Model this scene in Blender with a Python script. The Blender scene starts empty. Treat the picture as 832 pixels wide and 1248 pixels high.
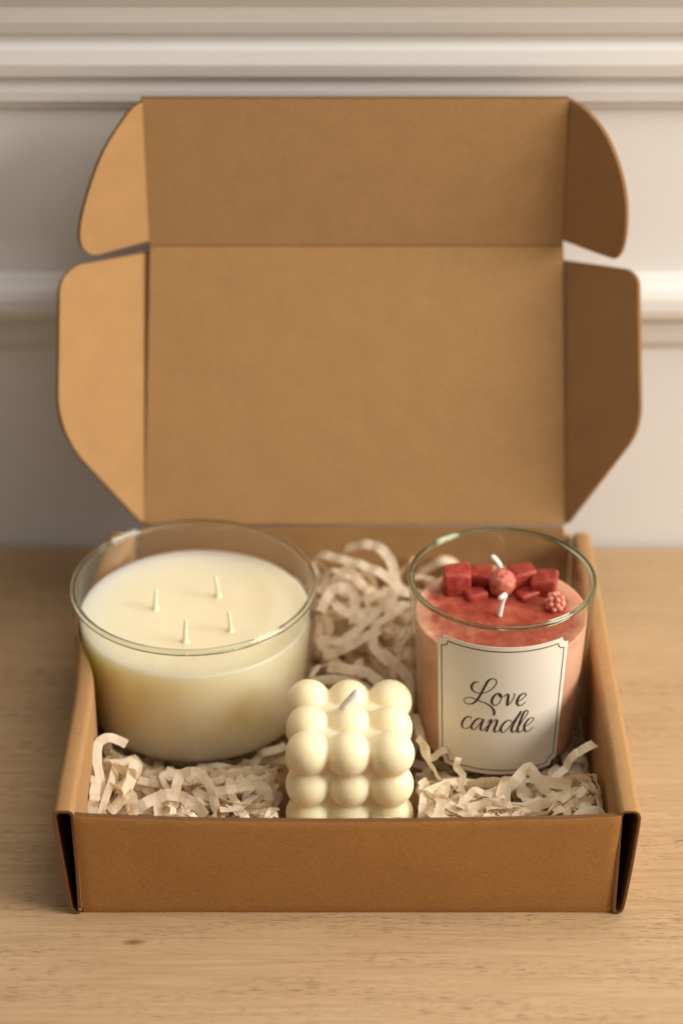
import bpy, bmesh, math, random
from mathutils import Vector, Matrix, noise
S = 0.01                      # everything below is written in centimetres
PI = math.pi
col = bpy.context.scene.collection
R = math.radians

# ------------------------------------------------------------------ helpers
def link(o, parent=None):
    col.objects.link(o)
    if parent is not None: o.parent = parent
    return o

def tag(o, label=None, cat=None, group=None, kind=None):
    if label: o['label'] = label
    if cat: o['category'] = cat
    if group: o['group'] = group
    if kind: o['kind'] = kind
    return o

def empty(name, loc):
    o = bpy.data.objects.new(name, None)
    o.empty_display_size = 0.02
    o.location = Vector(loc) * S
    return link(o)

def mesh(name, verts, faces, mat, parent=None, smooth=False, origin=(0, 0, 0)):
    """verts in world cm; parent is an Empty at its own location (no rotation)."""
    me = bpy.data.meshes.new(name)
    off = Vector((0, 0, 0))
    p = parent
    while p is not None:
        off += p.location; p = p.parent
    og = Vector(origin) * S
    me.from_pydata([tuple(Vector(v) * S - og) for v in verts], [], faces)
    me.materials.append(mat)
    if smooth:
        for f in me.polygons: f.use_smooth = True
    bm = bmesh.new(); bm.from_mesh(me)
    bmesh.ops.recalc_face_normals(bm, faces=bm.faces)
    bm.to_mesh(me); bm.free()
    me.update()
    o = bpy.data.objects.new(name, me)
    o.location = og - off
    return link(o, parent)

def bevel(o, w, seg=2, angle=35):
    m = o.modifiers.new('bevel', 'BEVEL'); m.width = w * S; m.segments = seg
    m.limit_method = 'ANGLE'; m.angle_limit = R(angle)
    m.harden_normals = False
    return o

def slab(name, outline, P, e1, e2, n, th, mat, parent, bev=0.04, groove=False):
    """sheet of card: outline (a,b) in the plane P + a*e1 + b*e2, thickness th away from n"""
    P = Vector(P); e1 = Vector(e1); e2 = Vector(e2); n = Vector(n).normalized()
    bm = bmesh.new()
    vs = [bm.verts.new(P + e1 * a + e2 * b) for a, b in outline]
    f = bm.faces.new(vs)
    r = bmesh.ops.extrude_face_region(bm, geom=[f])
    nv = [g for g in r['geom'] if isinstance(g, bmesh.types.BMVert)]
    for v in nv: v.co -= n * th
    bmesh.ops.recalc_face_normals(bm, faces=bm.faces)
    vv = [tuple(v.co) for v in bm.verts]
    bm.verts.index_update()
    ff = [[v.index for v in f.verts] for f in bm.faces]
    bm.free()
    o = mesh(name, vv, ff, mat, parent)
    o.data.materials.append(EDGE)
    for f in o.data.polygons:
        if abs(f.normal.dot(n)) < .5: f.material_index = 1
    bevel(o, bev, 1 if groove else 2, 50).modifiers[-1].material = 1 if groove else 0
    return o

def smooth_pts(pts, n=6, closed=False):
    out = []
    m = len(pts)
    rng = range(m) if closed else range(m - 1)
    for i in rng:
        if closed:
            p0, p1, p2, p3 = pts[(i - 1) % m], pts[i], pts[(i + 1) % m], pts[(i + 2) % m]
        else:
            p0, p1, p2, p3 = pts[max(i - 1, 0)], pts[i], pts[i + 1], pts[min(i + 2, m - 1)]
        for k in range(n):
            t = k / n
            out.append(tuple(0.5 * ((2 * b) + (-a + c) * t + (2 * a - 5 * b + 4 * c - d) * t * t
                             + (-a + 3 * b - 3 * c + d) * t ** 3) for a, b, c, d in zip(p0, p1, p2, p3)))
    if not closed: out.append(tuple(pts[-1]))
    return out

def rounded(pts, r, seg=5):
    """round the corners of a polygon; r may be a list"""
    out = []; n = len(pts)
    for i in range(n):
        rr = r[i] if isinstance(r, (list, tuple)) else r
        p = Vector(pts[i]); a = Vector(pts[i - 1]) - p; b = Vector(pts[(i + 1) % n]) - p
        if rr <= 0: out.append(tuple(p)); continue
        k = min(rr, a.length * .48, b.length * .48)
        pa = p + a.normalized() * k; pb = p + b.normalized() * k
        for j in range(seg + 1):
            t = j / seg
            q = pa * (1 - t) ** 2 + p * 2 * t * (1 - t) + pb * t * t
            out.append(tuple(q))
    return out

def lathe(name, prof, cx, cy, mat, parent, seg=96, closed=False, smooth=True):
    V = []; F = []
    n = len(prof)
    for i in range(seg):
        a = 2 * PI * i / seg
        for r, z in prof: V.append((cx + r * math.cos(a), cy + r * math.sin(a), z))
    for i in range(seg):
        j = (i + 1) % seg
        for k in range(n if closed else n - 1):
            k2 = (k + 1) % n
            F.append((i * n + k, j * n + k, j * n + k2, i * n + k2))
    if not closed:
        for k in (0, n - 1):
            if prof[k][0] > 1e-4: continue
    o = mesh(name, V, F, mat, parent, smooth)
    bm = bmesh.new(); bm.from_mesh(o.data)
    bmesh.ops.remove_doubles(bm, verts=bm.verts, dist=1e-7)
    bmesh.ops.recalc_face_normals(bm, faces=bm.faces)
    bm.to_mesh(o.data); bm.free()
    return o

def tube(pts, radii, sides=8):
    V = []; F = []
    up = Vector((0.3, 0.8, 0.2))
    for i, p in enumerate(pts):
        p = Vector(p)
        t = (Vector(pts[min(i + 1, len(pts) - 1)]) - Vector(pts[max(i - 1, 0)])).normalized()
        u = t.cross(up).normalized(); w = t.cross(u).normalized()
        r = radii[i] if isinstance(radii, (list, tuple)) else radii
        for k in range(sides):
            a = 2 * PI * k / sides
            V.append(tuple(p + u * math.cos(a) * r + w * math.sin(a) * r))
    for i in range(len(pts) - 1):
        for k in range(sides):
            k2 = (k + 1) % sides
            F.append((i * sides + k, i * sides + k2, (i + 1) * sides + k2, (i + 1) * sides + k))
    F.append(tuple(range(sides))); F.append(tuple((len(pts) - 1) * sides + k for k in range(sides)))
    return V, F

# ------------------------------------------------------------------ materials
def new_mat(name):
    m = bpy.data.materials.new(name); m.use_nodes = True
    nt = m.node_tree; nt.nodes.clear()
    out = nt.nodes.new('ShaderNodeOutputMaterial')
    return m, nt, out

def N(nt, typ, **kw):
    n = nt.nodes.new(typ)
    for k, v in kw.items():
        if k in n.inputs.keys(): n.inputs[k].default_value = v
        else: setattr(n, k, v)
    return n

def ramp(nt, stops, interp='LINEAR'):
    r = nt.nodes.new('ShaderNodeValToRGB'); r.color_ramp.interpolation = interp
    e = r.color_ramp.elements
    e[0].position, e[0].color = stops[0][0], (*stops[0][1], 1)
    e[1].position, e[1].color = stops[-1][0], (*stops[-1][1], 1)
    for p, c in stops[1:-1]:
        x = e.new(p); x.color = (*c, 1)
    return r

def mapping(nt, scale, rot=(0, 0, 0)):
    tc = nt.nodes.new('ShaderNodeTexCoord'); mp = nt.nodes.new('ShaderNodeMapping')
    mp.inputs['Scale'].default_value = scale; mp.inputs['Rotation'].default_value = rot
    nt.links.new(tc.outputs['Object'], mp.inputs['Vector'])
    return mp

def principled(nt, out, color=(.8, .8, .8), rough=.6, **kw):
    b = nt.nodes.new('ShaderNodeBsdfPrincipled')
    b.inputs['Base Color'].default_value = (*color, 1)
    b.inputs['Roughness'].default_value = rough
    for k, v in kw.items(): b.inputs[k].default_value = v
    nt.links.new(b.outputs[0], out.inputs['Surface'])
    return b

def mat_card(name='kraft_card', k=(1, 1, 1)):
    m, nt, out = new_mat(name)
    b = principled(nt, out, rough=.82)
    b.inputs['Specular IOR Level'].default_value = .25
    L = nt.links.new
    # soft cloudy pulp, fine fibres, faint flute lines
    m1 = mapping(nt, (60, 60, 60)); n1 = N(nt, 'ShaderNodeTexNoise', Scale=1.0, Detail=5.0, Roughness=.65)
    L(m1.outputs[0], n1.inputs['Vector'])
    m2 = mapping(nt, (420, 1300, 1300)); n2 = N(nt, 'ShaderNodeTexNoise', Scale=1.0, Detail=4.0, Roughness=.7)
    L(m2.outputs[0], n2.inputs['Vector'])
    m3 = mapping(nt, (2600, 500, 700), (0, .4, .7)); n3 = N(nt, 'ShaderNodeTexNoise', Scale=1.0, Detail=3.0, Roughness=.6)
    L(m3.outputs[0], n3.inputs['Vector'])
    a = N(nt, 'ShaderNodeMath', operation='MULTIPLY_ADD'); a.inputs[1].default_value = .7
    L(n2.outputs[0], a.inputs[0]); 
    h = N(nt, 'ShaderNodeMath', operation='MULTIPLY'); h.inputs[1].default_value = .3
    L(n1.outputs[0], h.inputs[0]); L(h.outputs[0], a.inputs[2])
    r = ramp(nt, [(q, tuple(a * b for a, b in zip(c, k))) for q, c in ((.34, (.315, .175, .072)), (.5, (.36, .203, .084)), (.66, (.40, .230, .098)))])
    L(a.outputs[0], r.inputs[0])
    # sparse dark and pale fibres
    r2 = ramp(nt, [(.27, (.62, .58, .52)), (.34, (1, 1, 1)), (.70, (1, 1, 1)), (.76, (1.18, 1.2, 1.22))])
    L(n3.outputs[0], r2.inputs[0])
    mx = N(nt, 'ShaderNodeMixRGB', blend_type='MULTIPLY'); mx.inputs[0].default_value = .7
    L(r.outputs[0], mx.inputs[1]); L(r2.outputs[0], mx.inputs[2])
    L(mx.outputs[0], b.inputs['Base Color'])
    ad = N(nt, 'ShaderNodeMath', operation='ADD'); L(n2.outputs[0], ad.inputs[0]); L(n1.outputs[0], ad.inputs[1])
    bp = N(nt, 'ShaderNodeBump', Strength=.4, Distance=.0006)
    L(n2.outputs[0], bp.inputs['Height']); L(bp.outputs[0], b.inputs['Normal'])
    return m

KNOT = (-8.7, -1.85)
def mat_wood():
    m, nt, out = new_mat('light_oak')
    b = principled(nt, out, rough=.5)
    b.inputs['Specular IOR Level'].default_value = .35
    L = nt.links.new
    # broad figure running left to right
    wm = mapping(nt, (2.2, 14, 14)); wn = N(nt, 'ShaderNodeTexNoise', Scale=1.0, Detail=3.0, Roughness=.5, Distortion=.6)
    L(wm.outputs[0], wn.inputs['Vector'])
    gm = mapping(nt, (18, 480, 480)); gn = N(nt, 'ShaderNodeTexNoise', Scale=1.0, Detail=6.0, Roughness=.62, Distortion=.35)
    L(gm.outputs[0], gn.inputs['Vector'])
    fm = mapping(nt, (130, 2300, 2300)); fn = N(nt, 'ShaderNodeTexNoise', Scale=1.0, Detail=4.0, Roughness=.6)
    L(fm.outputs[0], fn.inputs['Vector'])
    a = N(nt, 'ShaderNodeMath', operation='MULTIPLY_ADD'); a.inputs[1].default_value = .65
    L(gn.outputs[0], a.inputs[0])
    h = N(nt, 'ShaderNodeMath', operation='MULTIPLY'); h.inputs[1].default_value = .35
    L(wn.outputs[0], h.inputs[0]); L(h.outputs[0], a.inputs[2])
    r = ramp(nt, [(.30, (.34, .215, .112)), (.47, (.445, .298, .165)), (.66, (.52, .365, .215))])
    L(a.outputs[0], r.inputs[0])
    # dark open pores: short thin dashes
    pr = ramp(nt, [(.36, (.30, .21, .15)), (.45, (1, 1, 1)), (1, (1, 1, 1))])
    L(fn.outputs[0], pr.inputs[0])
    km = mapping(nt, (9, 70, 70)); kn = N(nt, 'ShaderNodeTexNoise', Scale=1.0, Detail=2.0)
    L(km.outputs[0], kn.inputs['Vector'])
    kr = ramp(nt, [(.40, (.15, .15, .15)), (.62, (1, 1, 1))]); L(kn.outputs[0], kr.inputs[0])
    mx = N(nt, 'ShaderNodeMixRGB', blend_type='MULTIPLY')
    L(kr.outputs[0], mx.inputs[0]); L(r.outputs[0], mx.inputs[1]); L(pr.outputs[0], mx.inputs[2])
    tc = nt.nodes.new('ShaderNodeTexCoord')
    v1 = nt.nodes.new('ShaderNodeVectorMath'); v1.operation = 'SUBTRACT'; L(tc.outputs['Object'], v1.inputs[0]); v1.inputs[1].default_value = (KNOT[0] * S, KNOT[1] * S, 0)
    v2 = nt.nodes.new('ShaderNodeVectorMath'); v2.operation = 'MULTIPLY'; L(v1.outputs[0], v2.inputs[0]); v2.inputs[1].default_value = (1, 2.6, 0)
    v3 = nt.nodes.new('ShaderNodeVectorMath'); v3.operation = 'LENGTH'; L(v2.outputs[0], v3.inputs[0])
    kn2 = N(nt, 'ShaderNodeMath', operation='MULTIPLY_ADD'); kn2.inputs[1].default_value = .003; L(gn.outputs[0], kn2.inputs[0]); L(v3.outputs['Value'], kn2.inputs[2])
    kr2 = ramp(nt, [(0, (.30, .20, .13)), (.0030, (.42, .32, .24)), (.0068, (1, 1, 1)), (1, (1, 1, 1))]); L(kn2.outputs[0], kr2.inputs[0])
    mk = N(nt, 'ShaderNodeMixRGB', blend_type='MULTIPLY'); mk.inputs[0].default_value = 1; L(mx.outputs[0], mk.inputs[1]); L(kr2.outputs[0], mk.inputs[2])
    L(mk.outputs[0], b.inputs['Base Color'])
    bp = N(nt, 'ShaderNodeBump', Strength=.25, Distance=.0006)
    s = N(nt, 'ShaderNodeMath', operation='ADD'); L(gn.outputs[0], s.inputs[0]); L(fn.outputs[0], s.inputs[1])
    L(s.outputs[0], bp.inputs['Height']); L(bp.outputs[0], b.inputs['Normal'])
    rr = N(nt, 'ShaderNodeMapRange'); rr.inputs[3].default_value = .42; rr.inputs[4].default_value = .62
    L(gn.outputs[0], rr.inputs[0]); L(rr.outputs[0], b.inputs['Roughness'])
    return m

def mat_wall():
    m, nt, out = new_mat('wall_paint')
    b = principled(nt, out, (.72, .715, .71), .6)
    L = nt.links.new
    m1 = mapping(nt, (9, 9, 9)); n1 = N(nt, 'ShaderNodeTexNoise', Scale=1.0, Detail=5.0)
    L(m1.outputs[0], n1.inputs['Vector'])
    r = ramp(nt, [(.3, (.705, .698, .69)), (.7, (.735, .728, .72))]); L(n1.outputs[0], r.inputs[0])
    L(r.outputs[0], b.inputs['Base Color'])
    m2 = mapping(nt, (900, 900, 900)); n2 = N(nt, 'ShaderNodeTexNoise', Scale=1.0, Detail=3.0)
    L(m2.outputs[0], n2.inputs['Vector'])
    bp = N(nt, 'ShaderNodeBump', Strength=.1, Distance=.0003); L(n2.outputs[0], bp.inputs['Height'])
    L(bp.outputs[0], b.inputs['Normal'])
    return m

def mat_wax(name, c1, c2, rough=.42, rad=(.006, .004, .002), sss=.75, scale=55, coat=0.0):
    m, nt, out = new_mat(name)
    b = principled(nt, out, c1, rough)
    b.inputs['Subsurface Weight'].default_value = sss
    b.inputs['Subsurface Radius'].default_value = rad
    b.inputs['Subsurface Scale'].default_value = 1.0
    b.inputs['Specular IOR Level'].default_value = .4
    b.inputs['Coat Weight'].default_value = coat
    L = nt.links.new
    m1 = mapping(nt, (scale,) * 3); n1 = N(nt, 'ShaderNodeTexNoise', Scale=1.0, Detail=4.0, Roughness=.55)
    L(m1.outputs[0], n1.inputs['Vector'])
    r = ramp(nt, [(.35, c1), (.68, c2)]); L(n1.outputs[0], r.inputs[0]); L(r.outputs[0], b.inputs['Base Color'])
    m2 = mapping(nt, (700,) * 3); n2 = N(nt, 'ShaderNodeTexNoise', Scale=1.0, Detail=3.0)
    L(m2.outputs[0], n2.inputs['Vector'])
    bp = N(nt, 'ShaderNodeBump', Strength=.12, Distance=.0004); L(n2.outputs[0], bp.inputs['Height'])
    m3 = mapping(nt, (95,) * 3); n3 = N(nt, 'ShaderNodeTexNoise', Scale=1.0, Detail=2.0); L(m3.outputs[0], n3.inputs['Vector'])
    bp2 = N(nt, 'ShaderNodeBump', Strength=.22, Distance=.0012); L(n3.outputs[0], bp2.inputs['Height']); L(bp.outputs[0], bp2.inputs['Normal'])
    L(bp2.outputs[0], b.inputs['Normal'])
    return m

def mat_pane(name, tint=(1.0, .96, .88)):
    """thin blown-glass wall: clear, mirror-like towards grazing, tinted where one looks along the glass"""
    m, nt, out = new_mat(name)
    L = nt.links.new
    lw = N(nt, 'ShaderNodeLayerWeight'); lw.inputs['Blend'].default_value = .5
    p3 = N(nt, 'ShaderNodeMath', operation='POWER'); p3.inputs[1].default_value = 3.5
    p5 = N(nt, 'ShaderNodeMath', operation='POWER'); p5.inputs[1].default_value = 5.0
    L(lw.outputs['Facing'], p3.inputs[0]); L(lw.outputs['Facing'], p5.inputs[0])
    mx = N(nt, 'ShaderNodeMixRGB'); mx.inputs[1].default_value = (.99, .99, .985, 1)
    mx.inputs[2].default_value = (*[c * .80 for c in tint], 1); L(p3.outputs[0], mx.inputs[0])
    tr = N(nt, 'ShaderNodeBsdfTransparent'); L(mx.outputs[0], tr.inputs[0])
    gl = N(nt, 'ShaderNodeBsdfGlossy'); gl.inputs['Roughness'].default_value = .04
    f = N(nt, 'ShaderNodeMath', operation='MULTIPLY_ADD'); f.inputs[1].default_value = .75; f.inputs[2].default_value = .035
    L(p5.outputs[0], f.inputs[0])
    mix = N(nt, 'ShaderNodeMixShader'); L(f.outputs[0], mix.inputs[0]); L(tr.outputs[0], mix.inputs[1]); L(gl.outputs[0], mix.inputs[2])
    L(mix.outputs[0], out.inputs['Surface'])
    return m

def mat_glass(name, c=(.80, .90, .82)):
    m, nt, out = new_mat(name)
    g = N(nt, 'ShaderNodeBsdfGlass'); g.inputs['Color'].default_value = (*c, 1)
    g.inputs['IOR'].default_value = 1.5; g.inputs['Roughness'].default_value = .0
    nt.links.new(g.outputs[0], out.inputs['Surface'])
    return m

def mat_paper():
    m, nt, out = new_mat('ivory_paper')
    L = nt.links.new
    b = nt.nodes.new('ShaderNodeBsdfPrincipled'); b.inputs['Roughness'].default_value = .7
    m1 = mapping(nt, (260,) * 3); n1 = N(nt, 'ShaderNodeTexNoise', Scale=1.0, Detail=4.0)
    L(m1.outputs[0], n1.inputs['Vector'])
    r = ramp(nt, [(.3, (.89, .80, .65)), (.7, (.93, .86, .73))]); L(n1.outputs[0], r.inputs[0])
    L(r.outputs[0], b.inputs['Base Color'])
    t = N(nt, 'ShaderNodeBsdfTranslucent'); t.inputs[0].default_value = (.92, .82, .66, 1)
    mix = N(nt, 'ShaderNodeMixShader'); mix.inputs[0].default_value = .5
    bp = N(nt, 'ShaderNodeBump', Strength=.25, Distance=.0006)
    m2 = mapping(nt, (500,) * 3); n2 = N(nt, 'ShaderNodeTexNoise', Scale=1.0, Detail=4.0)
    L(m2.outputs[0], n2.inputs['Vector']); L(n2.outputs[0], bp.inputs['Height']); L(bp.outputs[0], b.inputs['Normal'])
    L(b.outputs[0], mix.inputs[1]); L(t.outputs[0], mix.inputs[2]); L(mix.outputs[0], out.inputs['Surface'])
    return m

def mat_plain(name, c, rough=.6, sc_=300, **kw):
    m, nt, out = new_mat(name)
    b = principled(nt, out, c, rough, **kw)
    m1 = mapping(nt, (sc_,) * 3); n1 = N(nt, 'ShaderNodeTexNoise', Scale=1.0, Detail=3.0)
    nt.links.new(m1.outputs[0], n1.inputs['Vector'])
    r = ramp(nt, [(.3, tuple(x * .93 for x in c)), (.7, tuple(min(1, x * 1.05) for x in c))])
    nt.links.new(n1.outputs[0], r.inputs[0]); nt.links.new(r.outputs[0], b.inputs['Base Color'])
    return m

CARD = mat_card(); CARD_OUT = mat_card('kraft_outside', (1.02, .84, .60)); EDGE = mat_card('card_edge', (.45, .35, .30)); HOLLOW_SHADE = mat_card('card_hollow_shade', (.42, .30, .33)); WOOD = mat_wood(); WALL = mat_wall()
CREAM = mat_wax('cream_wax', (.90, .79, .56), (.92, .82, .60), .38, (.045, .034, .018), .8, 40)
BUBBLE = mat_wax('ivory_wax', (.85, .76, .52), (.88, .79, .56), .45, (.008, .0062, .0028), .9, 60)
def mat_dyed():
    m = mat_wax('peach_and_red_wax', (.66, .36, .235), (.71, .43, .30), .40, (.006, .003, .002), .6, 60)
    nt = m.node_tree; L = nt.links.new
    b = [n for n in nt.nodes if n.type == 'BSDF_PRINCIPLED'][0]
    old = b.inputs['Base Color'].links[0].from_socket
    tc = nt.nodes.new('ShaderNodeTexCoord')
    def vm(op, v, vec=None):
        q = nt.nodes.new('ShaderNodeVectorMath'); q.operation = op; L(v, q.inputs[0])
        if vec: q.inputs[1].default_value = vec
        return q
    # the dye lies in a pool on top: radius 3.3 cm about the middle, about 0.8 cm deep, ragged at the edge
    q = vm('SUBTRACT', tc.outputs['Object'], (.0722, .1110, .0790))
    q2 = vm('MULTIPLY', q.outputs[0], (1, 1, 2.7))
    ln = vm('LENGTH', q2.outputs[0])
    m1 = mapping(nt, (85, 85, 85)); n1 = N(nt, 'ShaderNodeTexNoise', Scale=1.0, Detail=3.0); L(m1.outputs[0], n1.inputs['Vector'])
    ad = N(nt, 'ShaderNodeMath', operation='MULTIPLY_ADD'); ad.inputs[1].default_value = .022; L(n1.outputs[0], ad.inputs[0]); L(ln.outputs['Value'], ad.inputs[2])
    mr = N(nt, 'ShaderNodeMapRange'); mr.inputs[1].default_value = .0405; mr.inputs[2].default_value = .050; mr.inputs[3].default_value = 1; mr.inputs[4].default_value = 0
    L(ad.outputs[0], mr.inputs[0])
    m2 = mapping(nt, (170,) * 3); n2 = N(nt, 'ShaderNodeTexNoise', Scale=1.0, Detail=5.0, Roughness=.6); L(m2.outputs[0], n2.inputs['Vector'])
    r = ramp(nt, [(.30, (.27, .036, .022)), (.5, (.37, .070, .042)), (.74, (.48, .15, .095))]); L(n2.outputs[0], r.inputs[0])
    mx = N(nt, 'ShaderNodeMixRGB'); L(mr.outputs[0], mx.inputs[0]); L(old, mx.inputs[1]); L(r.outputs[0], mx.inputs[2])
    L(mx.outputs[0], b.inputs['Base Color'])
    return m
PEACH = mat_dyed()
RED = mat_wax('red_wax', (.27, .028, .020), (.42, .070, .046), .36, (.003, .001, .0007), .45, 260)
MELT = mat_wax('melted_red_wax', (.46, .055, .032), (.60, .16, .09), .30, (.004, .0015, .001), .5, 190)
PINK = mat_wax('pink_wax', (.48, .11, .08), (.62, .22, .16), .5, (.003, .0013, .001), .5, 500)
BERRY = mat_wax('berry_wax', (.60, .09, .06), (.85, .50, .38), .4, (.003, .0013, .001), .4, 900)
PANE = mat_pane('clear_glass'); LIP = mat_glass('glass_lip', (.92, .94, .91)); LIPG = mat_glass('green_glass_lip', (.78, .87, .79)); FOOT = mat_glass('glass_foot', (.66, .62, .50))
PAPER = mat_paper()
WICK = mat_plain('waxed_cotton', (.88, .80, .60), .55)
WICKW = mat_plain('white_cotton', (.86, .82, .74), .6)
WICKG = mat_plain('grey_cotton', (.80, .75, .70), .7)
LABEL = mat_plain('label_paper', (.80, .74, .65), .6, 8)
INK = mat_plain('dark_ink', (.055, .030, .018), .5)
OLIVE = mat_plain('olive_ink', (.10, .095, .06), .5)

# ------------------------------------------------------------------ table and wall
def box_faces(x0, x1, y0, y1, z0, z1):
    V = [(x0, y0, z0), (x1, y0, z0), (x1, y1, z0), (x0, y1, z0), (x0, y0, z1), (x1, y0, z1), (x1, y1, z1), (x0, y1, z1)]
    F = [(0, 3, 2, 1), (4, 5, 6, 7), (0, 1, 5, 4), (1, 2, 6, 5), (2, 3, 7, 6), (3, 0, 4, 7)]
    return V, F
V, F = box_faces(-75, 75, -48, 29.6, -3, 0)
t = mesh('table_top', V, F, WOOD); bevel(t, .2)
tag(t, 'light oak table top with fine grain carrying the open box', 'table', kind='structure')

wall = empty('wall', (0, 30, 0)); tag(wall, 'off white painted wall with two horizontal mouldings behind the table', 'wall', kind='structure')
V, F = box_faces(-110, 110, 29.9, 31.5, -40, 75)
mesh('wall_panel', V, F, WALL, wall)
def extrude_profile(name, prof, x0, x1, mat, parent):
    n = len(prof)
    V = [(x0, y, z) for y, z in prof] + [(x1, y, z) for y, z in prof]
    F = [(k, (k + 1) % n, n + (k + 1) % n, n + k) for k in range(n)] + [tuple(range(n)), tuple(n + k for k in range(n))]
    return bevel(mesh(name, V, F, mat, parent), .05, 2, 20)
YW = 29.88
low = [(0, 12.1), (.25, 12.15), (.4, 12.5), (.5, 13.1), (.55, 13.6), (1.0, 13.95), (1.25, 14.15), (1.35, 14.6), (1.3, 15.2), (1.1, 15.6), (.6, 15.85), (.4, 16.1), (0, 16.2)]
extrude_profile('moulding', [(YW - d, z) for d, z in low], -109, 109, WALL, wall)
top = [(0, 25.0), (.35, 25.02), (.4, 25.3), (.3, 25.38), (.75, 25.45), (.85, 26.0), (.8, 26.25), (.65, 26.4), (.85, 26.7), (1.4, 26.95), (1.6, 27.6),
       (1.5, 28.3), (1.2, 28.6), (1.25, 28.9), (1.7, 29.2), (2.0, 29.8), (2.2, 30.6), (2.8, 31.4), (3.2, 33), (3.2, 36), (0, 36.2)]
extrude_profile('moulding', [(YW - d, z) for d, z in top], -109, 109, WALL, wall)

# ------------------------------------------------------------------ the box
box = empty('cardboard_box', (0, 10.9, 0))
tag(box, 'open brown kraft cardboard mailer box with its lid raised, holding three candles', 'box')
TH = .15
def frange(a, b, n): return [a + (b - a) * i / n for i in range(n + 1)]

# base sheet
V, F = box_faces(-11.0, 11.45, .16, 21.5, .004, .22)
mesh('base', V, F, CARD, box)

def leftshift(y):   # the big jar pushes the left wall out; the wall draws in towards the hinge
    s = -1.32 * math.exp(-((y - 14.1) / 3.1) ** 2)
    if y > 17.5: s += (y - 17.5) / 4.2 * .75
    return s

def side_panel(sign, xin, xout_bot, shift):
    """double wall folded over the top: outer sheet up, over, inner sheet down; hollow, open at the front"""
    mid = [(xin + .02, .26), (xin + .05, .14), (xin + .14, .09), (xout_bot - .02, .09), (xout_bot + .10, .16), (xout_bot + .17, .34), (xout_bot + .26, 1.2), (xout_bot + .38, 2.6), (xout_bot + .48, 4.0), (xout_bot + .55, 5.0),
           (xout_bot + .55, 5.35), (xout_bot + .47, 5.55), (xout_bot + .34, 5.63), (xin + .17, 5.63), (xin + .05, 5.56), (xin, 5.40), (xin, 5.25), (xin, 4.6), (xin, 2.5), (xin + .02, .34)]
    # offset for sheet thickness
    n = len(mid); ring = []
    outer = []; inner = []
    for i, p in enumerate(mid):
        a = Vector(mid[max(i - 1, 0)]); b = Vector(mid[min(i + 1, n - 1)])
        t = (b - a).normalized(); nn = Vector((t.y, -t.x))
        outer.append(tuple(Vector(p) + nn * TH / 2)); inner.append(tuple(Vector(p) - nn * TH / 2))
    ring = (outer + inner[::-1])
    m = len(ring); nm0 = n; ys = frange(-.22, 21.7, 40)
    V = []; F = []
    rnd = random.Random(3 + sign)
    for iy, y in enumerate(ys):
        s = shift(y)
        for k, (x, z) in enumerate(ring):
            hf = min(1, max(0, z / 2.5))
            wob = .035 * noise.noise(Vector((y * .35, z * .3, sign * 7)))
            yy = y
            if iy == 0: yy = y + .10 * (1 - z / 5.6) + .02 * noise.noise(Vector((x * 2, z * 2, 0)))
            V.append((sign * (x) + (s * (1 - .68 * min(1, max(0, (x - 11.2) / .6))) * (.6 + .4 * hf) if sign < 0 else 0) + wob, yy, z + (.05 * noise.noise(Vector((y * .3, 2, sign))) if z > 5 else 0)))
    for i in range(len(ys) - 1):
        for k in range(m):
            k2 = (k + 1) % m
            F.append((i * m + k, i * m + k2, (i + 1) * m + k2, (i + 1) * m + k))
    nm = len(mid)
    for base in (0, (len(ys) - 1) * m):
        for k in range(nm - 1):
            F.append((base + k, base + k + 1, base + m - 2 - k, base + m - 1 - k))
    o = mesh('side_panel', V, F, CARD, box, smooth=True)
    for q in (HOLLOW_SHADE, EDGE): o.data.materials.append(q)
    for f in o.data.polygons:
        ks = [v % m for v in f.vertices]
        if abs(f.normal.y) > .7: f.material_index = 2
        elif all(k >= nm0 for k in ks): f.material_index = 1  # inside of the hollow: kraft coloured darker, shade painted into the slot
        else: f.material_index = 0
    bevel(o, .02, 1, 60)
    wn = o.modifiers.new('normals', 'WEIGHTED_NORMAL'); wn.keep_sharp = False; wn.weight = 80
    return o
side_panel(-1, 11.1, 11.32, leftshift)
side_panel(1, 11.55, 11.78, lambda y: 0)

# front panel: single slightly bowed double-thickness sheet
def front_panel():
    nx, nz = 46, 12
    x0, x1 = -11.08, 11.52
    V = []; F = []
    def P(u, v, side):
        x = x0 + (x1 - x0) * u
        lean = -.26 * v - .10 * math.sin(PI * v) * math.sin(PI * u)
        bowl = -.10 * math.sin(PI * u) * v
        z = 5.44 * v - .24 * math.sin(PI * u) ** .6 * v + .025 * noise.noise(Vector((x * .5, 0, 3))) * v
        x += (.06 * (v - .5)) * (1 if u > .5 else -1)
        return (x, lean + bowl + side * .30 + .02 * noise.noise(Vector((x * .25, 5, z * .3))), z + .004)
    for s in (0, 1):
        for j in range(nz + 1):
            for i in range(nx + 1): V.append(P(i / nx, j / nz, s))
    M = (nx + 1) * (nz + 1); w = nx + 1
    for j in range(nz):
        for i in range(nx):
            a = j * w + i
            F.append((a, a + 1, a + 1 + w, a + w)); F.append((M + a, M + a + w, M + a + 1 + w, M + a + 1))
    for i in range(nx):
        F.append((i, M + i, M + i + 1, i + 1)); a = nz * w + i; F.append((a, a + 1, M + a + 1, M + a))
    for j in range(nz):
        a = j * w; F.append((a, a + w, M + a + w, M + a)); a = j * w + nx; F.append((a, M + a, M + a + w, a + w))
    o = mesh('front_panel', V, F, CARD_OUT, box, smooth=True)
    o.data.materials.append(CARD); o.data.materials.append(EDGE)
    for f in o.data.polygons:
        f.material_index = 2 if f.normal.z > .7 else (1 if f.normal.y > .5 else 0)
    for e in (): pass
    bevel(o, .04, 2, 60)
front_panel()
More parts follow.
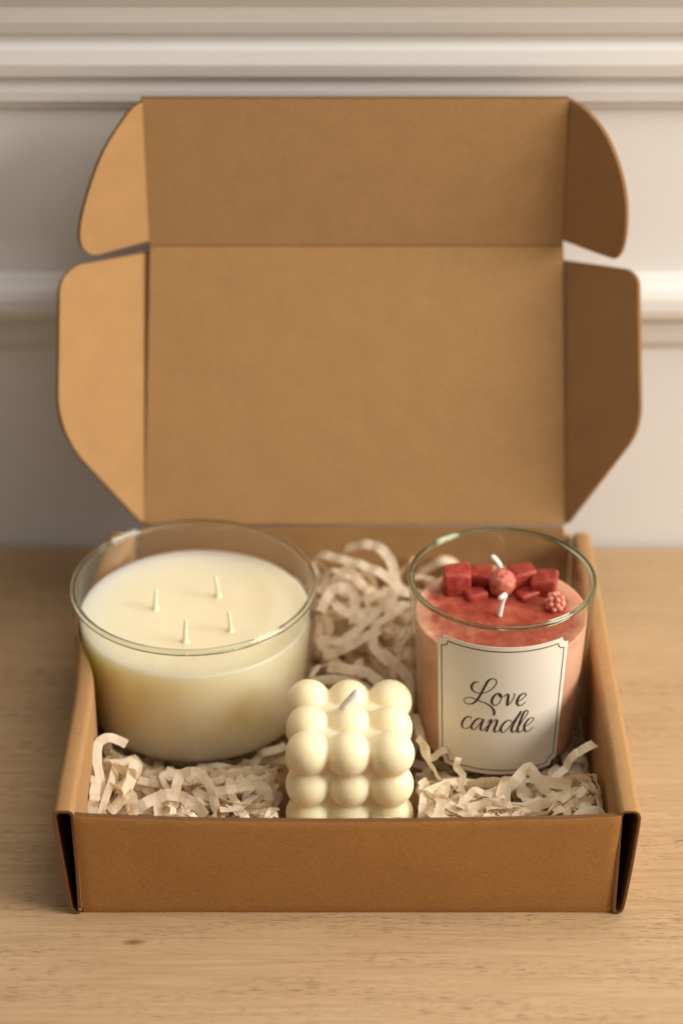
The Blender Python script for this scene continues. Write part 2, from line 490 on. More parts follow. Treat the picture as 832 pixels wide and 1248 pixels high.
slab('back_panel', [(-10.15, .004), (11.42, .004), (11.42, 5.55), (11.1, 5.62), (11.02, 6.1), (-9.8, 6.1), (-9.9, 5.6), (-10.15, 5.5)], (0, 21.5, 0), (1, 0, 0), (0, 0, 1), (0, -1, 0), .25, CARD, box)

# lid, leaning back 22 degrees, hinged on the back panel
T = R(22)
H = Vector((0, 21.62, 6.20)); d = Vector((0, math.sin(T), math.cos(T))); n = Vector((0, -math.cos(T), math.sin(T)))
ex = Vector((1, 0, 0))
LW = .22
lid = slab('lid', [(-9.84, 0), (11.15, 0), (10.80, 13.82), (-9.36, 13.82)], H, ex, d, n, LW, CARD, box, .055, True)
A = R(42)
Fo = H + d * 13.80
d2 = Vector((0, 0, 1)); n2 = Vector((0, -1, 0))
def ear(side, O, x0, dd, nn, pts, rad, parent, ang=A):
    o = Vector((math.cos(ang) * side, 0, 0)) + nn * math.sin(ang)
    m = o.cross(dd) * (1 if side > 0 else -1)
    if m.dot(Vector((0, -1, 0.2))) < 0: m = -m
    return slab('side_flap', rounded(pts, rad), Vector((x0, O.y, O.z)), o, dd, m, LW, CARD, parent, .05)
ear(-1, H, -9.80, d, n, [(-.72, 13.50), (3.9, 12.95), (4.75, 12.2), (5.0, 6.0), (4.2, 4.15), (.28, .25), (-.12, .12)], [0, 1.0, 1.2, 1.6, 1.2, 0, 0], lid)
ear(1, H, 11.14, d, n, [(-.60, 13.1), (3.5, 12.75), (4.0, 12.3), (4.28, 5.8), (3.95, 4.7), (.12, .10), (-.12, .10)], [0, .8, .9, 1.0, 1.0, 0, 0], lid)
# soften: fold strips along the lid edges come from the card meeting at the crease
tuck = slab('tuck_flap', [(-9.42, -.03), (10.78, -.03), (10.70, 7.55), (-9.42, 7.55)], Fo, ex, d2, n2, LW, CARD, box, .055, True)
c1 = [(-.12, .22), (-.12, 7.34)] + smooth_pts([(.05, 7.30), (.80, 6.98), (2.25, 5.6), (3.25, 3.94), (3.92, 2.25), (3.95, 1.15), (3.3, .48), (2.2, .36), (.1, .22)], 4)
c2 = [(-.12, .24), (-.18, 7.45)] + smooth_pts([(.05, 7.40), (.93, 7.13), (2.18, 6.15), (3.11, 4.57), (3.54, 3.03), (3.58, 1.36), (3.22, .32), (2.41, .18), (.1, .24)], 4)
ear(-1, Fo, -9.36, d2, n2, c1, 0, tuck)
ear(1, Fo, 10.76, d2, n2, c2, 0, tuck)

# ------------------------------------------------------------------ big jar candle
def jar(root, cx, cy, zb, zt, Rb, Rt, wall_t, base_t, lip=None):
    """outer and inner glass skins, a lip of solid glass and a heavy foot"""
    def Rz(z): return Rb + (Rt - Rb) * (z - zb) / (zt - zb)
    outer = [(Rz(zb + .27) , zb + .27)] + [(Rz(z), z) for z in frange(zb + .5, zt - .10, 10)]
    inner = [(Rz(z) - wall_t, z) for z in frange(zt - .10, zb + base_t, 10)]
    g = lathe('glass_wall', outer, cx, cy, PANE, root, 160)
    g2 = lathe('glass_lining', inner, cx, cy, PANE, g, 160)
    rl = wall_t * .62; rc = Rz(zt) - wall_t / 2
    prof = [(rc + rl * math.cos(2 * PI * k / 14), zt - .07 + rl * .95 * math.sin(2 * PI * k / 14)) for k in range(14)]
    lathe('rim', prof, cx, cy, lip or LIP, root, 160, closed=True)
    r0 = Rz(zb)
    foot = [(0.0, zb + .06), (r0 - .9, zb + .05), (r0 - .45, zb), (r0 - .24, zb + .02), (r0 - .10, zb + .10), (r0 - .01, zb + .26),
            (r0 - .06, zb + .27), (r0 - .25, zb + .20), (r0 - .5, zb + .17), (0.0, zb + .17)]
    lathe('glass_foot', foot, cx, cy, PANE, root, 160)
    return Rz

bx, by = -6.84, 14.05
big = empty('jar_candle', (bx, by, 1.0))
tag(big, 'wide clear glass bowl candle of cream wax with four wicks', 'candle')
Rz = jar(big, bx, by, 1.0, 7.65, 5.48, 5.69, .26, .4)
lev = 6.1
prof = [(0.0, 1.19), (Rz(1.5) - .6, 1.19), (Rz(1.5) - .36, 1.23), (Rz(1.5) - .28, 1.36)]
prof += [(Rz(z) - .285, z) for z in frange(1.7, lev - .08, 12)]
prof += [(Rz(lev) - .295, lev + .03), (Rz(lev) - .36, lev + .035), (Rz(lev) - .45, lev), (4.0, lev - .03), (2.5, lev), (1.2, lev - .01), (0.0, lev)]
wx = lathe('wax', prof, bx, by, CREAM, big, 160)
wicks = [(-8.69, 14.24), (-5.82, 15.29), (-7.14, 11.53), (-5.11, 12.4)]
for k, (x, y) in enumerate(wicks):
    lean = [(.05, .05), (-.08, 0), (.05, -.03), (-.05, .02)][k]
    hh = [1.15, 1.25, 1.3, 1.15][k]
    ts = [0, .04, .09, .16, .28, .45, .65, .85, .97, 1.0]
    pts = [(x + lean[0] * t * t * 1.4, y + lean[1] * t, lev - .05 + hh * t) for t in ts]
    rr = [.30, .21, .15, .115, .098, .09, .085, .08, .062, .02]
    V, F = tube(pts, rr, 14); o = mesh('wick', V, F, WICK, wx, smooth=True)

# ------------------------------------------------------------------ small jar candle
sx, sy = 7.20, 11.30
ZB, ZT, RB, RT = .90, 9.8, 3.78, 4.20
sm = empty('jar_candle', (sx, sy, ZB))
tag(sm, 'tall glass tumbler candle of peach and red wax with a script label', 'candle')
Rs = jar(sm, sx, sy, ZB, ZT, RB, RT, .22, .5, LIPG)
sl = 7.9; ml = 7.75
prof = [(0.0, 1.30), (Rs(1.7) - .8, 1.31), (Rs(1.7) - .35, 1.40), (Rs(1.9) - .23, 1.62)] + [(Rs(z) - .215, z) for z in frange(1.8, sl - .06, 12)]
prof += [(Rs(sl) - .23, sl + .02), (Rs(sl) - .32, sl + .01), (3.2, sl - .04), (1.5, sl), (0.0, sl)]
sw = lathe('wax', prof, sx, sy, PEACH, sm, 128)
def wax_cube(x, y, z, wx_, wy_, h, rot):
    V, F = box_faces(-wx_ / 2, wx_ / 2, -wy_ / 2, wy_ / 2, 0, h)
    c, s = math.cos(R(rot)), math.sin(R(rot))
    rj = random.Random(int(x * 100)); j = lambda: rj.uniform(-.11, .11)
    V = [(x + a * c - b * s + j(), y + a * s + b * c + j(), z + e + j()) for a, b, e in V]
    o = mesh('wax_cube', V, F, RED, sm); bevel(o, .17, 4)
    for f in o.data.polygons: f.use_smooth = True
    return o
wax_cube(5.26, 13.20, sl - .18, 1.30, 1.2, 1.28, 6)
wax_cube(6.38, 13.55, sl - .18, 1.10, 1.1, 1.02, -14)
wax_cube(8.28, 13.50, sl - .18, 1.16, 1.2, 1.16, 16)
wax_cube(9.26, 12.98, sl - .18, 1.20, 1.2, 1.05, -9)
wax_cube(8.42, 12.62, sl - .34, 1.0, .9, .66, 34)
wax_cube(6.10, 12.60, sl - .36, 1.1, .9, .68, 22)
# rosebud: a ball wrapped by a spiral of petals
V = []; F = []
su, sv = 40, 24
for j in range(sv + 1):
    ph = PI * j / sv
    for i in range(su):
        a = 2 * PI * i / su
        r = .62 * (1 + .045 * math.sin(a * 2.0 + ph * 6) * math.sin(ph) + .025 * math.sin(6 * a) * math.sin(9 * ph) + .11 * noise.noise(Vector((math.cos(a) * math.sin(ph), math.sin(a) * math.sin(ph), math.cos(ph))) * 5.5))
        V.append((7.32 + r * math.sin(ph) * math.cos(a), 12.75 + r * math.sin(ph) * math.sin(a), sl + .62 + r * math.cos(ph) * 1.05))
for j in range(sv):
    for i in range(su):
        F.append((j * su + i, j * su + (i + 1) % su, (j + 1) * su + (i + 1) % su, (j + 1) * su + i))
mesh('rosebud', V, F, PINK, sm, smooth=True)
# berry made of little drupelets
def blobs(name, centers, r, mat, parent):
    bm = bmesh.new()
    for c in centers:
        bmesh.ops.create_icosphere(bm, subdivisions=2, radius=r, matrix=Matrix.Translation(c))
    V = [tuple(v.co) for v in bm.verts]; bm.verts.index_update(); F = [[v.index for v in f.verts] for f in bm.faces]; bm.free()
    return mesh(name, V, F, mat, parent, smooth=True)
cs = []
for j, (zz, rr, nn_) in enumerate(((0, .34, 7), (.22, .36, 7), (.44, .27, 5), (.58, .06, 1))):
    for i in range(nn_):
        a = 2 * PI * (i + .5 * j) / nn_
        cs.append(Vector((9.66 + rr * math.cos(a), 11.55 + rr * math.sin(a), sl + .18 + zz)))
blobs('berry', cs, .135, BERRY, sm)
# two white wicks
pts = smooth_pts([(7.12, 10.95, sl), (7.16, 11.0, sl + .35), (7.24, 11.05, sl + .75), (7.33, 11.05, sl + 1.05), (7.20, 10.95, sl + 1.04), (7.02, 10.88, sl + .92)], 5)
V, F = tube(pts, [.12] * (len(pts) - 3) + [.10, .08, .04], 10); mesh('wick', V, F, WICKW, sm, smooth=True)
pts = smooth_pts([(7.35, 13.9, sl), (7.30, 13.9, sl + .7), (7.12, 13.95, sl + 1.05), (6.88, 14.05, sl + 1.25)], 5)
V, F = tube(pts, [.13] * (len(pts) - 2) + [.12, .05], 10); mesh('wick', V, F, WICKW, sm, smooth=True)

# label wrapped round the front of the tumbler
THC = -2.3
def on_jar(s, z, off, thc=THC):
    """s = arc length in cm from the label's middle"""
    th = R(thc) + s / ((RB + RT) / 2 + .05)
    rr = Rs(z) + off
    return (sx + rr * math.sin(th), sy - rr * math.cos(th), z)
def notched(w, z0, z1, r, k=7):
    """rectangle with quarter-circle bites out of its corners, counter-clockwise"""
    P = []
    def arc(cx_, cz_, a0, a1):
        for i in range(k + 1):
            a = R(a0 + (a1 - a0) * i / k); P.append((cx_ + r * math.cos(a), cz_ + r * math.sin(a)))
    def line(a, b, m):
        for i in range(1, m): P.append((a[0] + (b[0] - a[0]) * i / m, a[1] + (b[1] - a[1]) * i / m))
    arc(-w, z0, 90, 0); line((-w + r, z0), (w - r, z0), 24)
    arc(w, z0, 180, 90); line((w, z0 + r), (w, z1 - r), 16)
    arc(w, z1, 270, 180); line((w - r, z1), (-w + r, z1), 24)
    arc(-w, z1, 0, -90); line((-w, z1 - r), (-w, z0 + r), 16)
    return P
HW, LZ0, LZ1 = 3.05, 1.62, 8.80
def label_sheet():
    P = notched(HW, LZ0, LZ1, .34)
    bm = bmesh.new()
    vs = [bm.verts.new((a, 0, b)) for a, b in P]
    for i in range(len(vs)): bm.edges.new((vs[i], vs[(i + 1) % len(vs)]))
    bmesh.ops.triangle_fill(bm, edges=bm.edges, use_beauty=True)
    for s in frange(-2.96, 2.96, 74):
        bmesh.ops.bisect_plane(bm, geom=bm.verts[:] + bm.edges[:] + bm.faces[:], plane_co=(s, 0, 0), plane_no=(1, 0, 0), dist=1e-5)
    bm.verts.index_update()
    V0 = [v.co.copy() for v in bm.verts]; F0 = [[v.index for v in f.verts] for f in bm.faces]
    be = [tuple(v.index for v in e.verts) for e in bm.edges if len(e.link_faces) == 1]
    bm.free()
    m = len(V0)
    V = [on_jar(p.x, p.z, .035) for p in V0] + [on_jar(p.x, p.z, .012) for p in V0]
    F = F0 + [[i + m for i in reversed(f)] for f in F0] + [(a, b, b + m, a + m) for a, b in be]
    return mesh('label', V, F, LABEL, sm)
lab = label_sheet()
def stroke_mesh(paths, off, closed=False):
    V = []; F = []
    for pts, ws in paths:
        n = len(pts); b = len(V)
        for i in range(n):
            if closed: a, c = Vector(pts[i - 1]), Vector(pts[(i + 1) % n])
            else: a, c = Vector(pts[max(i - 1, 0)]), Vector(pts[min(i + 1, n - 1)])
            t = (c - a).normalized() if (c - a).length > 1e-6 else Vector((1, 0))
            nn = Vector((-t.y, t.x)) * ws[i] / 2
            p = Vector(pts[i])
            for q, o in ((p + nn, off), (p - nn, off), (p - nn, off - .012), (p + nn, off - .012)):
                V.append(on_jar(q.x, q.y, o))
        for i in range(n if closed else n - 1):
            j = (i + 1) % n
            for k in range(4):
                k2 = (k + 1) % 4
                F.append((b + i * 4 + k, b + i * 4 + k2, b + j * 4 + k2, b + j * 4 + k))
        if not closed: F.append((b, b + 1, b + 2, b + 3)); F.append(tuple(b + (n - 1) * 4 + k for k in range(4)))
    return V, F
P = notched(HW - .22, LZ0 + .24, LZ1 - .24, .34)
V, F = stroke_mesh([(P, [.055] * len(P))], .046, closed=True)
mesh('border_line', V, F, OLIVE, lab)
# the words, written as pen strokes (degrees round the jar, height)
WORDS = {
'L' : [(-16.6, 6.81), (-19.4, 6.72), (-21.1, 6.51), (-20.4, 6.27), (-17.1, 6.18), (-13.2, 6.23), (-9.2, 6.43), (-6.2, 6.73), (-5.6, 6.97), (-7.7, 7.08), (-10.4, 6.97), (-12.7, 6.6), (-15.3, 6.11), (-17.7, 5.74), (-20.9, 5.5), (-24.7, 5.45), (-26.0, 5.61), (-24.3, 5.78), (-20.6, 5.85), (-16.7, 5.76), (-11.6, 5.66), (-8.0, 5.48), (-6.3, 5.25), (-6.4, 5.02)] ,
'o' : [(-2.7, 6.24), (-4.3, 6.29), (-6.6, 6.14), (-8.1, 5.85), (-7.4, 5.66), (-5.2, 5.6), (-2.8, 5.82), (-2.0, 6.1), (-2.9, 6.26), (-3.5, 6.18), (-2.4, 6.07), (-0.7, 6.13)] ,
'v' : [(-0.7, 6.1), (0.9, 6.24), (2.0, 6.2), (1.9, 5.94), (1.8, 5.62), (4.0, 5.79), (5.7, 6.05), (6.1, 6.22), (5.3, 6.27)] ,
'e' : [(7.7, 5.76), (10.9, 5.92), (13.3, 6.11), (12.3, 6.23), (9.7, 6.15), (7.8, 5.85), (8.5, 5.61), (10.9, 5.57), (13.5, 5.74)] ,
'c' : [(-21.7, 4.61), (-20.9, 4.72), (-22.2, 4.76), (-25.3, 4.59), (-27.3, 4.24), (-26.4, 4.03), (-23.3, 4.07), (-19.6, 4.4)] ,
'a' : [(-13.1, 4.69), (-15.3, 4.77), (-18.1, 4.62), (-20.6, 4.26), (-20.1, 4.06), (-18.0, 4.13), (-15.4, 4.44), (-12.9, 4.76), (-14.2, 4.42), (-14.6, 4.17), (-13.2, 4.11), (-10.1, 4.4)] ,
'n' : [(-10.5, 4.58), (-8.3, 4.79), (-8.4, 4.61), (-10.9, 4.06), (-9.0, 4.41), (-6.3, 4.73), (-4.3, 4.78), (-4.6, 4.53), (-5.8, 4.22), (-4.7, 4.08), (-1.4, 4.33)] ,
'd' : [(5.3, 4.68), (3.6, 4.77), (0.9, 4.66), (-1.5, 4.36), (-1.3, 4.13), (0.5, 4.09), (3.2, 4.32), (5.9, 4.65), (10.8, 5.24), (8.0, 4.79), (5.6, 4.34), (5.6, 4.11), (7.2, 4.09), (9.6, 4.31)] ,
'l' : [(9.6, 4.31), (12.4, 4.69), (15.4, 5.09), (14.7, 5.23), (12.9, 5.16), (10.9, 4.74), (9.4, 4.28), (9.8, 4.06), (11.9, 4.07), (14.2, 4.27)] ,
'e2' : [(13.7, 4.3), (17.1, 4.45), (19.7, 4.64), (18.8, 4.76), (16.2, 4.72), (13.7, 4.4), (14.3, 4.09), (16.8, 4.02), (19.9, 4.22)] ,
}
paths = []
RM = (RB + RT) / 2 + .05
for k, (key, pts) in enumerate(WORDS.items()):
    P = [(R(a - THC) * RM, z) for a, z in pts]
    P = smooth_pts(P, 7)
    ws = []
    for i in range(len(P)):
        a = P[max(i - 1, 0)]; b = P[min(i + 1, len(P) - 1)]
        dx, dz = b[0] - a[0], b[1] - a[1]; l = math.hypot(dx, dz) or 1
        down = max(0, -dz / l)
        w = .040 + .072 * down ** 1.5
        e = min(i, len(P) - 1 - i) / 4
        ws.append(w * min(1, .45 + e * .55))
    # blur widths for a pen-like swell
    for _ in range(3): ws = [ws[max(i - 1, 0)] * .25 + ws[i] * .5 + ws[min(i + 1, len(ws) - 1)] * .25 for i in range(len(ws))]
    paths.append((P, ws, key))
for word, keys in (('love', 'L o v e'.split()), ('candle', 'c a n d l e2'.split())):
    VV = []; FF = []
    for q, (P, ws, key) in enumerate([p for p in paths if p[2] in keys]):
        V, F = stroke_mesh([(P, ws)], .046 + .0012 * q)
        b = len(VV); VV += V; FF += [[i + b for i in f] for f in F]
    mesh('lettering', VV, FF, INK, lab)

# ------------------------------------------------------------------ bubble cube candle
bub = empty('bubble_candle', (.32, 5.9, .45))
tag(bub, 'ivory bubble cube candle of fused wax balls at the front', 'candle')
bm = bmesh.new()
sp = 1.80; c0 = Vector((.34, 4.30, 1.90))
rnd = random.Random(5)
for i in range(3):
    for j in range(3):
        for k in range(3):
            c = c0 + Vector(((i - 1) * sp, j * 1.88, k * 1.66)) + Vector((rnd.uniform(-.03, .03), rnd.uniform(-.03, .03), rnd.uniform(-.03, .03)))
            if k == 2 and j == 1 and i == 1: c.z += .02
            bmesh.ops.create_icosphere(bm, subdivisions=4, radius=1.0 + rnd.uniform(-.012, .012), matrix=Matrix.Translation(c))
bmesh.ops.create_cube(bm, size=1, matrix=Matrix.Translation(c0 + Vector((0, 1.88, 1.66))) @ Matrix.Diagonal((3.6 + .72, 3.76 + .72, 3.32 + .72, 1)))
V = [tuple(v.co) for v in bm.verts]; bm.verts.index_update(); F = [[v.index for v in f.verts] for f in bm.faces]; bm.free()
bo = mesh('wax', V, F, BUBBLE, bub, smooth=True)
m = bo.modifiers.new('remesh', 'REMESH'); m.mode = 'VOXEL'; m.voxel_size = .055 * S; m.use_smooth_shade = True
m = bo.modifiers.new('smooth', 'SMOOTH'); m.iterations = 16; m.factor = .5
wp = [(.02, 6.30, 5.74), (.05, 6.30, 6.08), (.22, 6.30, 6.40), (.50, 6.34, 6.76), (.76, 6.40, 7.06)]
wp = smooth_pts(wp, 4)
V, F = tube(wp, [.19] * 4 + [.175] * (len(wp) - 7) + [.16, .13, .05], 12)
mesh('wick', V, F, WICKG, bub, smooth=True)

# ------------------------------------------------------------------ shredded paper
def ribbon(path, width, up0, twist, crinkle=0.0, per=.42, th=.012, seed=0):
    """a strip of paper: path = smooth polyline; width across; crinkled along its length"""
    # resample evenly
    pts = [Vector(p) for p in path]
    L = [0]
    for a, b in zip(pts, pts[1:]): L.append(L[-1] + (b - a).length)
    n = max(4, int(L[-1] / .14)); out = []; j = 0
    for i in range(n + 1):
        s = L[-1] * i / n
        while j < len(L) - 2 and L[j + 1] < s: j += 1
        t = (s - L[j]) / max(1e-6, L[j + 1] - L[j]); out.append(pts[j].lerp(pts[j + 1], t))
    pts = out
    V = []; F = []
    nrm = Vector(up0).normalized()
    rnd = random.Random(seed); ph = rnd.random() * 6
    for i, p in enumerate(pts):
        t = (pts[min(i + 1, n)] - pts[max(i - 1, 0)])
        t = t.normalized() if t.length > 1e-6 else Vector((1, 0, 0))
        nrm = (nrm - t * nrm.dot(t))
        nrm = nrm.normalized() if nrm.length > 1e-4 else t.orthogonal().normalized()
        nrm = Matrix.Rotation(twist * L[-1] / n, 3, t) @ nrm
        side = t.cross(nrm)
        s = L[-1] * i / n
        tri = abs(((s / per + ph) % 2) - 1) * 2 - 1
        q = p + nrm * (tri * crinkle + .04 * noise.noise(Vector((s * 1.5, seed, 0))))
        w = width * (1 + .07 * noise.noise(Vector((s * 1.2, seed + 9, 1))))
        cup = nrm * (.03 * width * math.sin(s * 1.3 + seed))
        for c in (q + side * w / 2 + nrm * th / 2 - cup, q + nrm * th / 2 + cup, q - side * w / 2 + nrm * th / 2 - cup,
                  q - side * w / 2 - nrm * th / 2 - cup, q - nrm * th / 2 + cup, q + side * w / 2 - nrm * th / 2 - cup):
            V.append(tuple(c))
    m = 6
    for i in range(n):
        for k in range(m):
            k2 = (k + 1) % m
            F.append((i * m + k, i * m + k2, (i + 1) * m + k2, (i + 1) * m + k))
    F.append((0, 1, 4, 5)); F.append((1, 2, 3, 4)); b = n * m; F.append((b, b + 1, b + 4, b + 5)); F.append((b + 1, b + 2, b + 3, b + 4))
    return V, F

def clear_of_jars(p, pad=.12):
    if p.z > .9 and math.hypot(p.x - bx, p.y - by) < 5.16 + (p.z - 1) * .065 + pad + .12: return False
    if p.z > 1.0 and math.hypot(p.x - sx, p.y - sy) < 3.66 + (p.z - 1.15) * .063 + pad + .12: return False
    if -2.75 - pad < p.x < 3.35 + pad and 3.2 - pad < p.y < 9.2 + pad: return False
    return True
def top_of(x, y):
    zt_ = 2.6
    if x < -2.5 and y < 9.5: zt_ = min(2.6, 1.1 + max(0, 8.8 - y) * .62) + (.5 if x < -9 else 0)
    elif x > 3.2 and y < 8: zt_ = min(2.9, 1.2 + max(0, 7.6 - y) * .75) + (.3 if x > 9 else 0)
    elif x > 9 and y > 7.5: zt_ = 1.4
    elif y > 9: zt_ = min(4.6, 3.0 + (y - 9.5) * .17)
    return zt_
def inside(p):
    if not (-10.85 < p.x < 11.25 and .45 < p.y < 21.2 and p.z > .28): return False
    if p.z > top_of(p.x, p.y): return False
    return clear_of_jars(p)

VV = []; FF = []
rnd = random.Random(21)
def grow(start, n_steps, rnd, loopy):
    p = Vector(start); h = Vector((rnd.uniform(-1, 1), rnd.uniform(-1, 1), rnd.uniform(-.25, .25))).normalized()
    ax = Vector((rnd.uniform(-1, 1), rnd.uniform(-1, 1), rnd.uniform(-1, 1))).normalized(); rate = rnd.choice((-1, 1)) * loopy
    path = [p.copy()]
    for s in range(n_steps):
        if rnd.random() < .10:
            ax = Vector((rnd.uniform(-1, 1), rnd.uniform(-1, 1), rnd.uniform(-1, 1))).normalized(); rate = rnd.choice((-1, 1)) * loopy * rnd.uniform(.3, 1.5)
        h = Matrix.Rotation(rate, 3, ax) @ h
        for tr in range(24):
            q = p + h * .25
            if inside(q): break
            h = (h + Vector((rnd.uniform(-1, 1), rnd.uniform(-1, 1), rnd.uniform(-.8, .8))) * .7).normalized()
        else: break
        p = q; path.append(p.copy())
    return path
zones = [  # x0,x1,y0,y1,z0,z1,count
    (-10.8, -2.9, .6, 8.8, .6, 3.3, 78), (-5.5, -2.9, 3, 9, .6, 3.0, 16), (3.4, 11.1, .6, 7.4, .6, 3.2, 66), (-2, 4.2, 9.3, 21, 1.0, 4.6, 60),
    (-10.8, -2.9, 1.0, 5.5, 2.0, 3.3, 16), (3.4, 11.1, 1.0, 5.0, 2.0, 3.2, 16), (-1.5, 3.8, 13, 20.5, 3.0, 4.4, 8),
    (-2.6, 3.2, .5, 3.0, .4, 2.2, 6), (9, 11.2, 6, 20, .5, 1.3, 8), (-10.8, -1, 8, 20.5, .3, .9, 26), (3.4, 11.1, 7, 16, .3, 1.0, 18)]
for (x0, x1, y0, y1, z0, z1, cnt) in zones:
    made = 0; tries = 0
    while made < cnt and tries < cnt * 40:
        tries += 1
        s = Vector((rnd.uniform(x0, x1), rnd.uniform(y0, y1), rnd.uniform(z0, z1)))
        if not inside(s): continue
        path = grow(s, rnd.randint(22, 46), rnd, rnd.uniform(.05, .36))
        if len(path) < 8: continue
        for _ in range(2): path = [path[0]] + [(path[i - 1] + path[i] * 2 + path[i + 1]) / 4 for i in range(1, len(path) - 1)] + [path[-1]]
        V, F = ribbon(smooth_pts([tuple(p) for p in path], 3), rnd.uniform(.32, .47), (rnd.uniform(-.6, .6), rnd.uniform(-.9, .2), 1),
                      rnd.uniform(-.22, .22), rnd.choice((.02, .04, .06, .085)), rnd.uniform(.28, .5), .012, made + int(x0 * 10))
        b = len(VV); VV += V; FF += [[i + b for i in f] for f in F]; made += 1
o = mesh('shredded_paper', VV, FF, PAPER)
tag(o, 'crinkled ivory paper shreds packed around the three candles inside the box', 'paper shreds', kind='stuff')

HERO = [
 ([(-1.13, 19.89, 5.6), (-0.24, 19.03, 5.9), (0.95, 18.28, 6.0), (2.14, 17.56, 5.8), (3.0, 16.88, 5.3)], .50, (0, -.5, 1), 0, .02, 'thick ivory paper strip slanting across the top of the rear heap'),
 ([(0.16, 20.27, 5.6), (0.88, 19.76, 6.2), (1.68, 19.36, 6.4), (2.31, 18.71, 6.1), (2.55, 18.17, 5.5), (2.45, 17.06, 4.8), (2.12, 15.43, 4.0)], .50, (0, -.5, 1), 0, .0, 'ivory paper strip arching highest against the rear wall of the box'),
 ([(-1.0, 16.29, 4.6), (-0.55, 17.03, 5.2), (0.08, 17.3, 5.4), (0.63, 17.0, 5.0), (0.55, 15.83, 4.2)], .46, (0, -1, .4), .1, .0, 'pale paper loop with an open middle beside the bowl candle'),
 ([(-0.82, 14.23, 3.4), (0.16, 14.19, 3.9), (1.13, 14.57, 4.3), (1.8, 15.12, 4.3)], .46, (0, -.8, .6), 0, .02, 'short straight paper strip rising to the right in the rear heap'),
 ([(-.7, 17.9, 4.4), (-.2, 16.6, 4.7), (.6, 16.2, 4.3), (1.3, 16.9, 3.9), (1.2, 18.2, 4.2), (.4, 18.9, 4.9)], .50, (0, -.4, 1), .05, .02, 'wide coil of ivory paper in the middle of the rear heap'),
 ([(3.1, 17.2, 4.6), (2.6, 16.0, 4.7), (1.7, 15.4, 4.5), (1.5, 14.2, 4.0), (2.3, 13.2, 3.7)], .46, (-.2, -.6, .8), -.05, .03, 'paper strip curving along the tumbler side of the rear heap'),
 ([(-.6, 13.6, 3.2), (.3, 12.9, 3.6), (1.3, 12.7, 3.5), (2.0, 12.0, 3.1)], .50, (0, -.6, .8), .05, .03, 'paper strip lying across the rear heap right behind the bubble candle'),
 ([(1.9, 13.99, 3.8), (2.5, 12.84, 3.9), (3.15, 11.9, 3.7), (3.1, 10.9, 3.2), (3.0, 9.9, 2.6)], .50, (-.5, -.6, .7), 0, .03, 'folded paper strip between the bubble candle and the tumbler'),
 ([(-.9, 18.89, 4.8), (-0.75, 17.41, 4.6), (-0.75, 15.9, 4.2), (-0.45, 14.63, 3.6)], .44, (-.5, -.6, .6), .1, .05, 'paper strip hanging down beside the rim of the bowl candle'),
 ([(3.45, 8.0, 3.3), (3.74, 7.6, 3.1), (3.91, 7.2, 2.8), (4.01, 6.9, 2.5), (4.36, 6.38, 2.3), (4.68, 5.34, 2.2)], .34, (-.3, -1, .3), .3, .07, 'wavy paper strip standing beside the right of the bubble candle'),
 ([(5.19, 6.4, 3.4), (5.08, 6.3, 2.9), (5.44, 6.1, 2.6), (5.23, 5.5, 2.4), (5.57, 4.89, 2.2)], .30, (.3, -1, .3), .2, .06, 'small zigzag paper strip standing in front of the label'),
 ([(11.2, 6.4, 4.2), (10.83, 6.0, 4.25), (10.28, 5.9, 4.0), (9.88, 5.8, 3.3), (9.12, 5.2, 2.9)], .44, (-.2, -.7, .9), .05, .02, 'paper strip curling up against the right wall of the box'),
 ([(6.29, 4.6, 2.6), (7.44, 4.9, 3.0), (8.23, 5.4, 3.65), (8.61, 4.9, 3.3), (10.05, 4.8, 3.1)], .50, (0, -.9, .5), .02, .02, 'peaked paper strip folded to a point below the label'),
 ([(-9.6, 7.2, 3.5), (-10.2, 7.3, 3.8), (-10.78, 7.0, 3.8), (-10.8, 6.1, 3.3), (-10.5, 4.96, 2.7), (-10.2, 3.9, 2.4)], .42, (.6, -.7, .5), .05, .02, 'looped paper strip climbing the left wall of the box'),
 ([(-9.18, 6.5, 3.2), (-9.26, 5.32, 3.0), (-9.56, 4.38, 2.7), (-10.1, 3.79, 2.4)], .48, (.4, -.7, .6), .0, .04, 'flat paper strip leaning beside the loop in the left corner'),
 ([(-8.82, 4.06, 2.5), (-7.58, 4.42, 2.9), (-6.49, 4.1, 2.7), (-5.9, 3.5, 2.4)], .50, (.1, -.7, .8), .1, .03, 'broad paper strip lying slantwise in the left heap'),
 ([(-5.54, 4.53, 2.9), (-4.4, 4.62, 3.1), (-3.35, 5.0, 2.9), (-3.2, 4.5, 2.5)], .36, (0, -.8, .7), .02, .01, 'level paper strip ending in a hook beside the bubble candle'),
 ([(-7.28, 5.0, 2.6), (-7.12, 5.5, 3.1), (-6.38, 5.5, 3.3), (-5.79, 5.0, 2.9), (-5.45, 3.9, 2.4)], .42, (0, -.9, .4), .0, .01, 'round paper loop in the middle of the left heap'),
 ([(3.73, 4.06, 2.5), (5.14, 3.53, 2.7), (6.58, 3.86, 2.8), (8.0, 3.66, 2.6)], .46, (0, -.7, .8), .2, .05, 'crinkled paper strip lying level behind the front panel'),
 ([(8.01, 3.78, 2.5), (9.46, 4.13, 2.9), (10.6, 4.6, 2.9), (10.7, 4.03, 2.3)], .46, (.1, -.8, .6), .1, .04, 'paper strip bent down in the right front corner of the box'),
]
for k, (path, w, up, tw, cr, labl) in enumerate(HERO):
    V, F = ribbon(smooth_pts(path, 2), w, up, tw, max(cr, .035) + .015, .5, .012, 100 + k)
    o = mesh('paper_strip', V, F, PAPER, origin=path[0])
    tag(o, labl, 'paper strip', 'loose paper strips on top of the shreds')

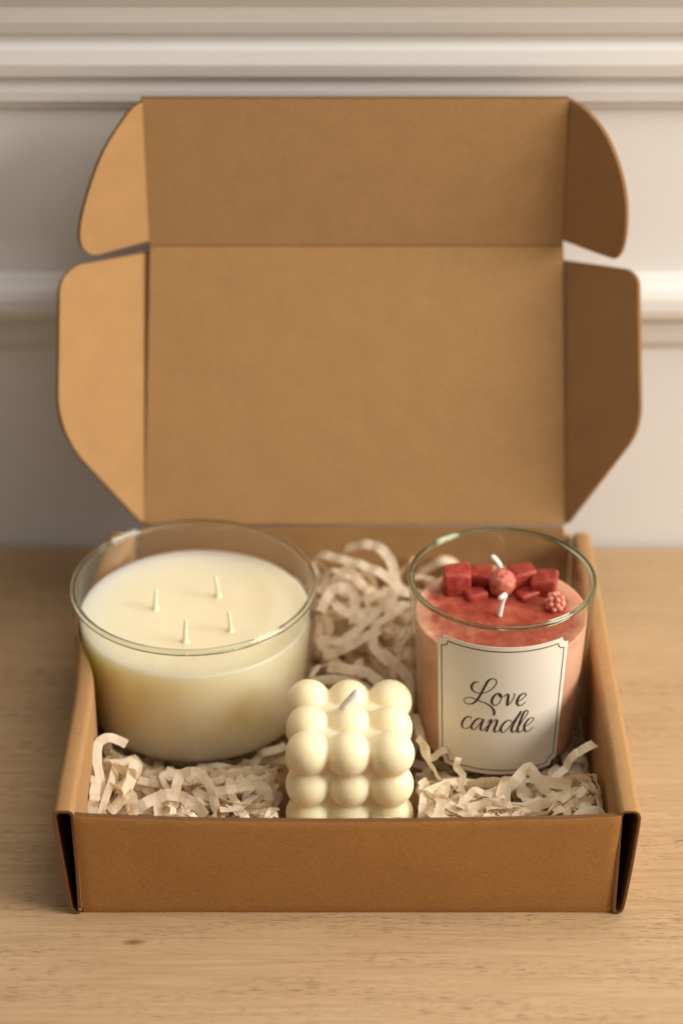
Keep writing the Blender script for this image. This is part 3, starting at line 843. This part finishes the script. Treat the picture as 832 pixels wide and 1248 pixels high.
# ------------------------------------------------------------------ light
sc = bpy.context.scene
w = bpy.data.worlds.new('World'); sc.world = w; w.use_nodes = True
wt = w.node_tree; bg = wt.nodes['Background']; bg.inputs[1].default_value = 1.0
# ambient gradient added to shape the shading: fill from front right, dim left
wtc = wt.nodes.new('ShaderNodeTexCoord'); 
wmr = wt.nodes.new('ShaderNodeMapRange'); wmr.interpolation_type = 'SMOOTHSTEP'; wmr.inputs[1].default_value = -.8; wmr.inputs[2].default_value = 1.0
wdt = wt.nodes.new('ShaderNodeVectorMath'); wdt.operation = 'DOT_PRODUCT'; wdt.inputs[1].default_value = (.72, -.60, .35)
wt.links.new(wtc.outputs['Generated'], wdt.inputs[0]); wt.links.new(wdt.outputs['Value'], wmr.inputs[0])
wmx = wt.nodes.new('ShaderNodeMixRGB'); wmx.inputs[1].default_value = (.125, .104, .080, 1); wmx.inputs[2].default_value = (.31, .28, .245, 1)
wt.links.new(wmr.outputs[0], wmx.inputs[0]); wt.links.new(wmx.outputs[0], bg.inputs[0])

def area(name, loc, target, size, size_y, power, color):
    l = bpy.data.lights.new(name, 'AREA'); l.shape = 'RECTANGLE'; l.size = size * S; l.size_y = size_y * S
    l.energy = power; l.color = color
    o = bpy.data.objects.new(name, l); o.location = Vector(loc) * S
    o.rotation_euler = (Vector(target) - Vector(loc)).to_track_quat('-Z', 'Y').to_euler()
    col.objects.link(o)
    return o
area('window_light', (175, -42, 92), (0, 14, 8), 98, 90, 57.0, (1.0, .92, .81))
area('top_fill', (36, 4, 112), (0, 10, 0), 100, 70, 6.9, (1.0, .92, .81))  # overhead fill lamp, added to lift the shadows inside the box

# ------------------------------------------------------------------ camera
cam = bpy.data.cameras.new('camera'); co = bpy.data.objects.new('camera', cam); col.objects.link(co)
co.location = Vector((0, -71.15, 62.7)) * S
co.rotation_euler = (R(90 - 31), 0, 0)
cam.sensor_fit = 'VERTICAL'; cam.sensor_height = 36; cam.lens = 2663 / 1248 * 36
cam.clip_start = .01; cam.clip_end = 50
cam.dof.use_dof = True; cam.dof.focus_distance = .935; cam.dof.aperture_fstop = 4.2
sc.camera = co
vs = sc.view_settings
vs.view_transform = 'Standard'; vs.look = 'None'; vs.exposure = 0; vs.gamma = 1
sc.render.resolution_x = 682; sc.render.resolution_y = 1024
cy_ = sc.cycles
cy_.max_bounces = 14; cy_.transparent_max_bounces = 24; cy_.transmission_bounces = 10; cy_.diffuse_bounces = 5
cy_.use_denoising = True
